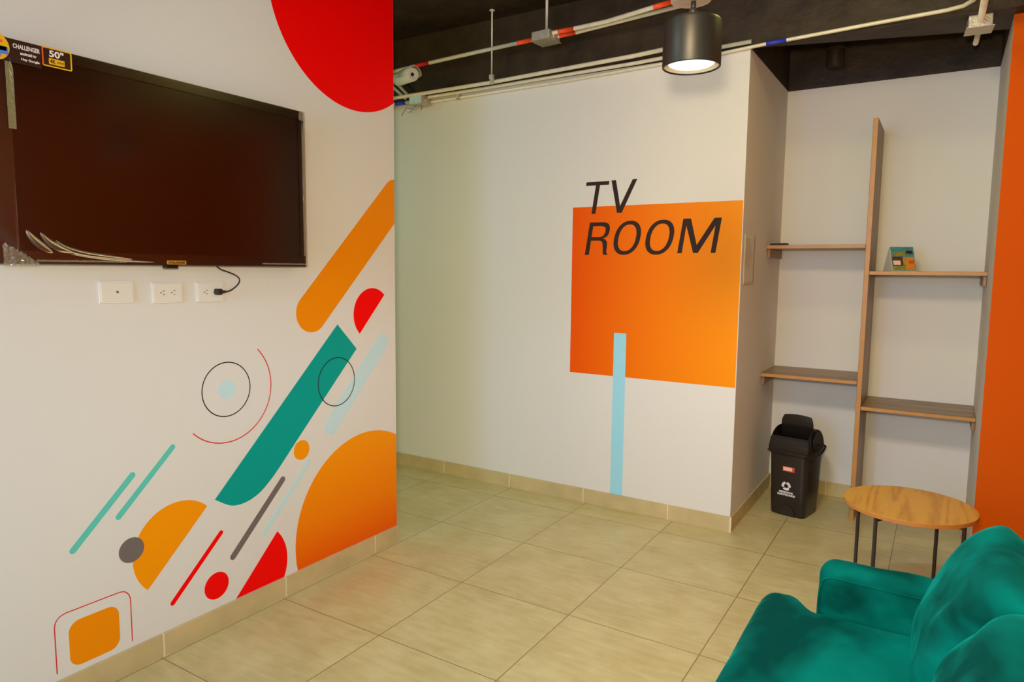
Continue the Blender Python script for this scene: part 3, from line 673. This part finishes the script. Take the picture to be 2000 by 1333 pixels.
# ------------------------------------------------------------------ shelving unit in the alcove
SY0, SY1 = .612, A
sh = thing('shelving_unit', 'brown wooden shelves at staggered heights on both sides of a tall divider board', 'shelf', (.573, .83, 0))
def shp(p): return Vector(p) - Vector((.573, .83, 0))
def woodbox(name, a, b, mt, parent, bev=.0015, edge_front=True):
    bm = B(); box(bm, shp(a), shp(b), 0, bev, 1)
    bmesh.ops.recalc_face_normals(bm, faces=bm.faces)
    for f in bm.faces:
        if f.normal.y < -.8: f.material_index = 1
    return obj(name, bm, [M[mt], M['woodedge']], parent)
DX0, DX1 = .559, .586
bm = B(); tl_ = [(-.0135, 0), (.0135, 0), (.0135, 2.385), (-.0135, 2.385)]
# divider leans a little to the left towards its foot
bm = B(); box(bm, shp((DX0, SY0, 0)), shp((DX1, SY1 - .002, 2.388)), 0, .0015, 1)
for f in bm.faces:
    if f.normal.y < -.8 or f.normal.z > .8: f.material_index = 1
obj('divider_board', bm, [M['wood_z'], M['woodedge']], sh)
def shelf(x0, x1, ztop, cleat_left, label):
    s = woodbox('shelf_board', (x0, SY0 - .003, ztop - .022), (x1, SY1 - .002, ztop), 'wood_x', sh); s['label'] = label
    if cleat_left: a, b = (x0, SY0 + .03, ztop - .078), (x0 + .018, SY1 - .03, ztop - .022)
    else: a, b = (x1 - .018, SY0 + .03, ztop - .078), (x1, SY1 - .03, ztop - .022)
    bm = B(); box(bm, shp(a), shp(b), 0, .003, 2); obj('cleat', bm, M['wood'], s)
shelf(.001, DX0 - .0005, 1.668, True, 'upper left shelf')
shelf(.001, DX0 - .0005, .856, True, 'lower left shelf')
shelf(DX1 + .0005, W - .001, 1.512, False, 'upper right shelf')
shelf(DX1 + .0005, W - .001, .704, False, 'lower right shelf')

# tent calendar on the upper right shelf
cal = thing('desk_calendar', 'small tent-shaped printed card standing on the upper right shelf', 'calendar', (.735, .745, 1.5125), math.radians(24))
CW, CH, CDp = .066, .146, .074
bm = B(); vs = [bm.verts.new(p) for p in ((-CW, -CDp, 0), (CW, -CDp, 0), (CW, CDp, 0), (-CW, CDp, 0), (-CW, 0, CH), (CW, 0, CH))]
for f in ((0, 1, 5, 4), (2, 3, 4, 5), (0, 4, 3), (1, 2, 5), (0, 3, 2, 1)): bm.faces.new([vs[i] for i in f])
bmesh.ops.recalc_face_normals(bm, faces=bm.faces); obj('card', bm, M['paper'], cal)
def on_card(u, v, d):   # u -1..1, v 0..1 on the front face
    return Vector((u * CW, -CDp + CDp * v, CH * v)) + Vector((0, -.89, .45)) * d
def card_patch(name, u0, v0, u1, v1, m, d=.0006):
    bm = B(); poly_solid(bm, [[(u0, v0), (u1, v0), (u1, v1), (u0, v1)]], on_card, 0.0001, d); obj(name, bm, M[m], cal)
card_patch('printed_front', -.97, .02, .97, .98, 'cal_blue')
card_patch('printed_patch', -.9, .04, .1, .2, 'cal_green', .001)
card_patch('printed_patch', .12, .04, .9, .30, 'cal_orange', .001)
card_patch('printed_patch', -.9, .22, -.05, .58, 'cal_brown', .001)
card_patch('printed_patch', -.85, .25, -.25, .42, 'label_pale', .0014)
card_patch('printed_patch', .0, .30, .92, .56, 'cal_orange', .0012)
card_patch('printed_patch', -.7, .62, .2, .76, 'cal_green', .0012)
card_patch('printed_patch', .45, .30, .85, .42, 'label_red', .0016)
card_patch('printed_patch', .3, .70, .85, .82, 'sticker_black', .0014)

# small dark remote lying on the upper left shelf
rc = thing('remote_control', 'small dark flat handset lying at the left end of the upper left shelf', 'remote control', (.068, .66, 1.6685), math.radians(-12))
bm = B(); box(bm, (-.052, -.020, 0), (.052, .020, .013), 0, .004, 2); obj('body', bm, M['metalblack'], rc)
for k in range(5):
    bm = B(); box(bm, (-.042 + k * .014, -.006, .012), (-.034 + k * .014, .006, .015), 0, .001, 1); obj('button', bm, M['galvbox'], rc)

# curled paper sheet on the alcove's left wall
bm = B(); g = []
for i in range(9):
    row = []
    for j in range(13):
        y = .048 + .236 * i / 8; z = 1.424 + .288 * j / 12
        row.append(bm.verts.new((.0015 + .003 * (i / 8) ** 2 + .0006 * math.sin(j * .9), y, z + .004 * i / 8)))
    g.append(row)
for i in range(8):
    for j in range(12): bm.faces.new((g[i][j], g[i + 1][j], g[i + 1][j + 1], g[i][j + 1]))
ps = obj('paper_notice', bm, M['paper'], None, True)
sol = ps.modifiers.new('thick', 'SOLIDIFY'); sol.thickness = .0005
tag(ps, 'curled white paper notice taped to the left side wall of the alcove', 'notice')
bm = B()
for k in range(13):
    z = 1.685 - k * .013; box(bm, (.0052, .075, z), (.0054, .075 + random.uniform(.09, .17), z + .003))
o = obj('printed_lines', bm, M['paperink'], ps)

# ------------------------------------------------------------------ waste bin
bn = thing('waste_bin', 'black plastic swing-lid waste bin with its flap standing open', 'waste bin', (.246, .575, 0), math.radians(-11.5))
def rring(w, d, r, z, n=6):
    return [(x, y, z) for x, y in rrect(-w / 2, -d / 2, w / 2, d / 2, r, n)]
def loft(bm, rings, mi=0, cap0=True, cap1=True):
    R = [[bm.verts.new(p) for p in r] for r in rings]
    for a, b in zip(R, R[1:]):
        for k in range(len(a)):
            j = (k + 1) % len(a); bm.faces.new((a[k], a[j], b[j], b[k])).material_index = mi
    if cap0: bm.faces.new(R[0][::-1]).material_index = mi
    if cap1: bm.faces.new(R[-1]).material_index = mi
    return R
bm = B()
loft(bm, [rring(.205, .215, .03, 0), rring(.215, .225, .034, .008), rring(.224, .240, .036, .15), rring(.238, .262, .04, .395)])
obj('bucket', bm, M['binblack'], bn, True, 50)
# toe notch at the foot of the front
bm = B()
nl = [(-.044, .0)] + [(.044 * math.cos(PI - PI * i / 16), .0 + .062 * math.sin(PI * i / 16)) for i in range(17)] + [(.044, .0)]
poly_solid(bm, [nl[1:-1]], lambda u, v, d: Vector((u + .002, -.1132 - .0075 * v / .15 - d, v)), 0, .0012)
obj('toe_notch', bm, M['cordblack'], bn)
bm = B(); poly_solid(bm, stroke([(p[0] * 1.1, p[1] * 1.08) for p in nl[1:-1]], .008), lambda u, v, d: Vector((u + .002, -.1130 - .0075 * v / .15 - d, v)), 0, .004)
obj('notch_rim', bm, M['binblack'], bn)
# rim band
bm = B(); loft(bm, [rring(.246, .272, .042, .385), rring(.262, .288, .048, .392), rring(.264, .290, .048, .404), rring(.250, .276, .044, .412)]); obj('rim', bm, M['binlid'], bn, True, 40)
# hood: side-on profile (y, z) with an open mouth in front of the top; sides are rounded cheeks
def hood():
    bm = B(); n = 26
    hw = .121
    prof = []
    for i in range(n + 1):
        a = PI * i / n   # from front to back over the top
        y = -.132 * math.cos(a); z = .410 + .132 * max(0, math.sin(a)) ** .8
        prof.append((y, z))
    mouth = lambda i: 8 <= i <= 17     # opening
    # cheeks
    for s in (-1, 1):
        loopo = [(p[0], p[1]) for p in prof]
        poly_solid(bm, [loopo], lambda u, v, d, s=s: Vector((s * (hw - .006 + d - .010 * ((v - .41) / .13)), u, v)), 0, .006)
    # front and rear shell strips
    for rng in (range(0, 5), range(15, n)):
        for i in rng:
            a, b = prof[i], prof[i + 1]
            def q(s, p, e): return Vector((s * (hw - .002 - .010 * ((p[1] - .41) / .13)), p[0] * e, .41 + (p[1] - .41) * e))
            vs = [bm.verts.new(q(s, p, e)) for e in (1, .96) for p in (a, b) for s in (-1, 1)]
            for f in ((0, 1, 3, 2), (4, 6, 7, 5), (0, 4, 5, 1), (2, 3, 7, 6)): bm.faces.new([vs[k] for k in f])
    bmesh.ops.remove_doubles(bm, verts=bm.verts, dist=1e-5); bmesh.ops.recalc_face_normals(bm, faces=bm.faces)
    return bm
obj('hood', hood(), M['binlid'], bn, True, 35)
# swing flap standing upright
bm = B(); g = []
for s_ in (0, 1):
    rows = []
    for j in range(9):
        t = j / 8; row = []
        for i in range(13):
            u = -1 + 2 * i / 12; w = .102 - .008 * t - (.010 * max(0, t - .8) * 5) ** 1 * (abs(u) > .95)
            z = .47 + .150 * t - .010 * u * u * t; y = .03 - .035 * t - .018 * (1 - (2 * t - 1) ** 2) + s_ * .005
            row.append(bm.verts.new((u * w, y + .0, z)))
        rows.append(row)
    g.append(rows)
for s_ in (0, 1):
    for j in range(8):
        for i in range(12): bm.faces.new((g[s_][j][i], g[s_][j][i + 1], g[s_][j + 1][i + 1], g[s_][j + 1][i]))
for j in range(8):
    for i in (0, 12): bm.faces.new((g[0][j][i], g[0][j + 1][i], g[1][j + 1][i], g[1][j][i]))
for i in range(12):
    for j in (0, 8): bm.faces.new((g[0][j][i], g[0][j][i + 1], g[1][j][i + 1], g[1][j][i]))
bmesh.ops.recalc_face_normals(bm, faces=bm.faces); obj('flap', bm, M['binlid'], bn, True, 40)
# round cheek disc on the right and dark inner
bm = B(); lathe(bm, [(0, .0), (.058, 0), (.062, .003), (.062, .006), (0, .006)], n=32); bm.transform(Matrix.Translation((.118, 0, .468)) @ Matrix.Rotation(PI / 2, 4, 'Y')); k = obj('hinge_disc', bm, M['binlid'], bn, True, 40)
# carrying handle folded down along the rim
bm = B(); tube(bm, catmull([(.128, -.12, .395), (.142, -.06, .392), (.148, .02, .402), (.146, .08, .428), (.132, .10, .430)], 6), .006, 8); obj('handle', bm, M['binlid'], bn)
bm = B(); tube(bm, catmull([(-.128, -.12, .395), (-.140, -.06, .396), (-.142, .02, .402), (-.128, .08, .40)], 6), .006, 8); obj('handle', bm, M['binlid'], bn)
fr = lambda u, v, d: Vector((u, -.1125 - (v / .395) * .0195 - .0006 - d, v))
def bm_plane(u0, v0, u1, v1, d): 
    b_ = B(); poly_solid(b_, [[(u0, v0), (u1, v0), (u1, v1), (u0, v1)]], fr, 0, d); return b_
lb = obj('label_sticker', bm_plane(-.028, .283, .044, .314, .001), M['label_red'], bn)
obj('label_field', bm_plane(-.024, .289, .030, .310, .0016), M['label_pale'], lb)
def brow(body, size, x, z, w, h): 
    tl2 = Matrix.Translation((x, -.1125 - (z / .395) * .0195 - .0022, z)) @ Matrix.Rotation(PI / 2, 4, 'X')
    text('lettering', body, size, 'print_white', tl2, bn, fit=(w, h), bold=.0005)
# recycling mark: three bent arrows in a ring
for k in range(3):
    a0 = PI / 2 + k * 2 * PI / 3 + .25; a1 = a0 + 1.4; cx_, cz_ = -.004, .190
    arc_ = circle((cx_, cz_), .0205, 8, a0, a1, True); lp = stroke(arc_, .0145)[0]
    tip = (cx_ + .0205 * math.cos(a1 + .5), cz_ + .0205 * math.sin(a1 + .5)); n_ = len(arc_)
    loop = lp[:n_] + [(cx_ + .031 * math.cos(a1), cz_ + .031 * math.sin(a1)), tip, (cx_ + .010 * math.cos(a1), cz_ + .010 * math.sin(a1))] + lp[n_:]
    b_ = B(); poly_solid(b_, [loop], fr, 0, .0012); obj('recycling_arrow', b_, M['print_white'], bn)
brow('DESPERDICIOS', .01, -.004, .150, .084, .0125)
brow('INAPROVECHABLES', .01, -.002, .134, .108, .0125)

# ------------------------------------------------------------------ side table
TX, TY, TR, TH = .894, -.542, .2565, .50
tb = thing('side_table', 'small round oak-topped side table with thin black legs beside the sofa', 'table', (TX, TY, 0))
bm = B(); lathe(bm, [(0, TH - .018), (TR - .001, TH - .018), (TR, TH - .017), (TR, TH - .001), (TR - .001, TH), (0, TH)], n=96)
bmesh.ops.recalc_face_normals(bm, faces=bm.faces)
for f in bm.faces:
    if abs(f.normal.z) < .5: f.material_index = 1
tt = obj('tabletop', bm, [M['tabletop'], M['tableedge']], tb)
vn = Vector((.963 - TX, -3.942 - TY)).normalized(); vr = Vector((-vn.y, vn.x)); ang = math.radians(30)
rho = .232
legs = []
for a, b_ in ((-math.cos(ang), -math.sin(ang)), (-math.sin(ang), math.cos(ang)), (math.cos(ang), math.sin(ang)), (math.sin(ang), -math.cos(ang))):
    q = (vr * a + vn * b_) * rho; legs.append(q)
for q in legs:
    bm = B(); tube(bm, [(q.x, q.y, 0), (q.x, q.y, TH - .018)], .0078, 12); lathe(bm, [(0, 0), (.0095, 0), (.0095, .006), (.0078, .008)], (q.x, q.y, 0), 12)
    obj('leg', bm, M['metalblack'], tb, True, 40)
bm = B()
for i in (0, 1):
    a, b_ = legs[i], legs[i + 2]
    tube(bm, [(a.x, a.y, TH - .034), (b_.x, b_.y, TH - .034)], .0095, 8)
obj('cross_brace', bm, M['metalblack'], tb)

# ------------------------------------------------------------------ sofa
SX, SYc = 1.0, -2.27
sofa = thing('sofa', 'teal velvet loveseat with low arms, at the lower right beside the round table', 'sofa', (SX, SYc, 0))
def sp_(p): return Vector(p) - Vector((SX, SYc, 0))
def wob(bm, amp, sc_, seed=0):
    bm.normal_update()
    for v in bm.verts:
        v.co += v.normal * noise.noise(v.co * sc_ + Vector((seed, 0, 0))) * amp
def grid_cushion(outline_fn, nu, nv): pass
def tcushion(y_in, y_out, seed):
    """seat cushion whose front wraps round the arm: heightfield over the plan, soft all round"""
    bm = B(); x0, x1, xa = .505, 1.02, .672; z0, zt = .27, .452
    yl, yh = min(y_in, y_out), max(y_in, y_out); sgn = 1 if y_out > y_in else -1
    arm_y = y_out - sgn * .093
    R = .07
    def rows(N=44):
        P_ = []
        for i in range(N + 1):
            s = i / N; x = x0 + (x1 - x0) * (s ** 1.15)
            k = min(1, max(0, (x - (xa - .075)) / .095)); k = k * k * (3 - 2 * k)
            ye = y_out + (arm_y - y_out) * k
            f = max(0, R - (x - x0)) / R; ye_ = ye - sgn * R * .8 * (1 - math.sqrt(max(0, 1 - f * f)))
            yi_ = y_in + sgn * R * .35 * (1 - math.sqrt(max(0, 1 - f * f)))
            P_.append((x, yi_, ye_))
        return P_
    P_ = rows(); N = len(P_) - 1; Mv = 56
    top = []; 
    for (x, ya, yb) in P_:
        r = []
        for j in range(Mv + 1):
            t = j / Mv; t = .5 - .5 * math.cos(PI * t) if True else t
            y = ya + (yb - ya) * t
            dx = min(x - x0, .3); de = min(abs(y - yb), abs(y - ya) * 1.6)
            h = 1.0
            for dd, rr in ((dx, .06), (de, .05)):
                if dd < rr: h *= math.sqrt(max(0, 1 - ((rr - dd) / rr) ** 2)) * .45 + .55
            h2 = h
            z = z0 + (zt - z0) * h2 + .016 * math.sin(PI * min(1, (x - x0) / .55)) * math.sin(PI * t)
            z += .005 * noise.noise(Vector((x * 7, y * 7, seed))) + .003 * noise.noise(Vector((x * 16, y * 9, seed + 4)))
            # puckers at the inner seam
            dsm = abs(y - ya)
            if dsm < .07: z += .005 * (1 - dsm / .07) * math.sin(x * 95 + 3 * noise.noise(Vector((x * 9, 0, seed))))
            r.append(bm.verts.new(sp_((x, y, z))))
        top.append(r)
    bot = [[bm.verts.new(sp_((v.co.x + SX + (0.012 if i == 0 else 0), v.co.y + SYc, z0))) if (i in (0, N) or j in (0, Mv)) else None for j, v in enumerate(r)] for i, r in enumerate(top)]
    for i in range(N):
        for j in range(Mv): bm.faces.new((top[i][j], top[i + 1][j], top[i + 1][j + 1], top[i][j + 1]))
        for j in (0, Mv): bm.faces.new((top[i][j], top[i + 1][j], bot[i + 1][j], bot[i][j]))
    for j in range(Mv):
        for i in (0, N): bm.faces.new((top[i][j], top[i][j + 1], bot[i][j + 1], bot[i][j]))
    bmesh.ops.recalc_face_normals(bm, faces=bm.faces)
    return bm
SM = -2.262
obj('seat_cushion', tcushion(SM + .002, -1.590, 1), M['velvet'], sofa, True)
obj('seat_cushion', tcushion(SM - .002, -2.939, 7), M['velvet'], sofa, True)
bm = B(); box(bm, sp_((.535, -2.90, .12)), sp_((1.34, -1.625, .272)), 0, .02, 3); obj('seat_base', bm, M['velvet'], sofa, True)
def arm(y0, y1, name='arm'):
    bm = B(); box(bm, sp_((.688, y0, .13)), sp_((1.36, y1, .598)), 0, .042, 6)
    es = [e for e in bm.edges]
    bmesh.ops.subdivide_edges(bm, edges=[e for e in bm.edges if e.calc_length() > .08], cuts=14, use_grid_fill=True)
    wob(bm, .006, 9, y0)
    for v in bm.verts:
        if v.co.z > .56: v.co.z += 0
    return obj(name, bm, M['velvet'], sofa, True)
arms = [arm(-1.682, -1.578), arm(-2.946, -2.842)]
for o_, yi in ((arms[0], -1.6815), (arms[1], -2.8425)):
    bm = B(); tube(bm, [sp_(p) for p in catmull([(1.03, yi, .556), (.90, yi, .557), (.75, yi, .560), (.712, yi, .556), (.697, yi, .535), (.692, yi, .48), (.692, yi, .40)], 5)], .0035, 8)
    obj('piping', bm, M['velvet'], o_)
bm = B(); box(bm, sp_((1.24, -2.84, .13)), sp_((1.39, -1.684, .74)), 0, .04, 5); obj('back_frame', bm, M['velvet'], sofa, True)
def back_cushion(y0, y1, seed, lift=0):
    prof = [(1.02, .435), (.975, .445), (.952, .50), (.958, .59), (.985, .68), (1.022, .755), (1.068, .812), (1.115, .838), (1.165, .828), (1.205, .785), (1.232, .70), (1.24, .6), (1.235, .50), (1.215, .445), (1.12, .432)]
    P_ = catmull(prof, 5, True); cx_, cz_ = 1.10, .62; N = 40; bm = B(); R_ = []
    for i in range(N + 1):
        u = -1 + 2 * i / N; y = (y0 + y1) / 2 + (y1 - y0) / 2 * math.sin(u * PI / 2)
        t = abs(math.sin(u * PI / 2)); k = max(0, 1 - t ** 5) ** .5 ; kx = .10 + .90 * k; kz = .86 + .14 * (max(0, 1 - t ** 6) ** .5)
        row = []
        for j, (x, z) in enumerate(P_):
            px = cx_ + .012 + (x - cx_ - .012) * kx - (0 if True else 0); pz = cz_ + (z - cz_) * kz
            lean = .0
            px = px + (1 - kx) * (z - .62) * .25
            # wrinkles fanning out from the upper corners
            yy = y - y0; ang_ = math.atan2(pz - .80, yy + .02) if seed % 2 else math.atan2(pz - .80, (y1 - y) + .02)
            wr_ = math.sin(9 * ang_ + 4 * noise.noise(Vector((y * 4, pz * 4, seed)))) * .004 * k
            wr_ += .007 * noise.noise(Vector((y * 6 + seed, pz * 9 + y * 5, 2))) * k
            nrm = Vector((x - cx_, 0, z - cz_)).normalized()
            row.append(bm.verts.new(sp_((px + nrm.x * wr_, y, pz + nrm.z * wr_ + lift))))
        R_.append(row)
    n = len(P_)
    for a, b_ in zip(R_, R_[1:]):
        for j in range(n): bm.faces.new((a[j], a[(j + 1) % n], b_[(j + 1) % n], b_[j]))
    bm.faces.new(R_[0]); bm.faces.new(R_[-1][::-1]); bmesh.ops.recalc_face_normals(bm, faces=bm.faces)
    return obj('back_cushion', bm, M['velvet'], sofa, True)
back_cushion(SM + .004, -1.690, 1); back_cushion(-2.835, SM - .004, 2)
for x in (.60, 1.28):
    for y in (-2.86, -1.665):
        bm = B(); tube(bm, [sp_((x, y, 0)), sp_((x, y, .125))], [.014, .022], 14); obj('leg', bm, M['metalblack'], sofa, True, 40)
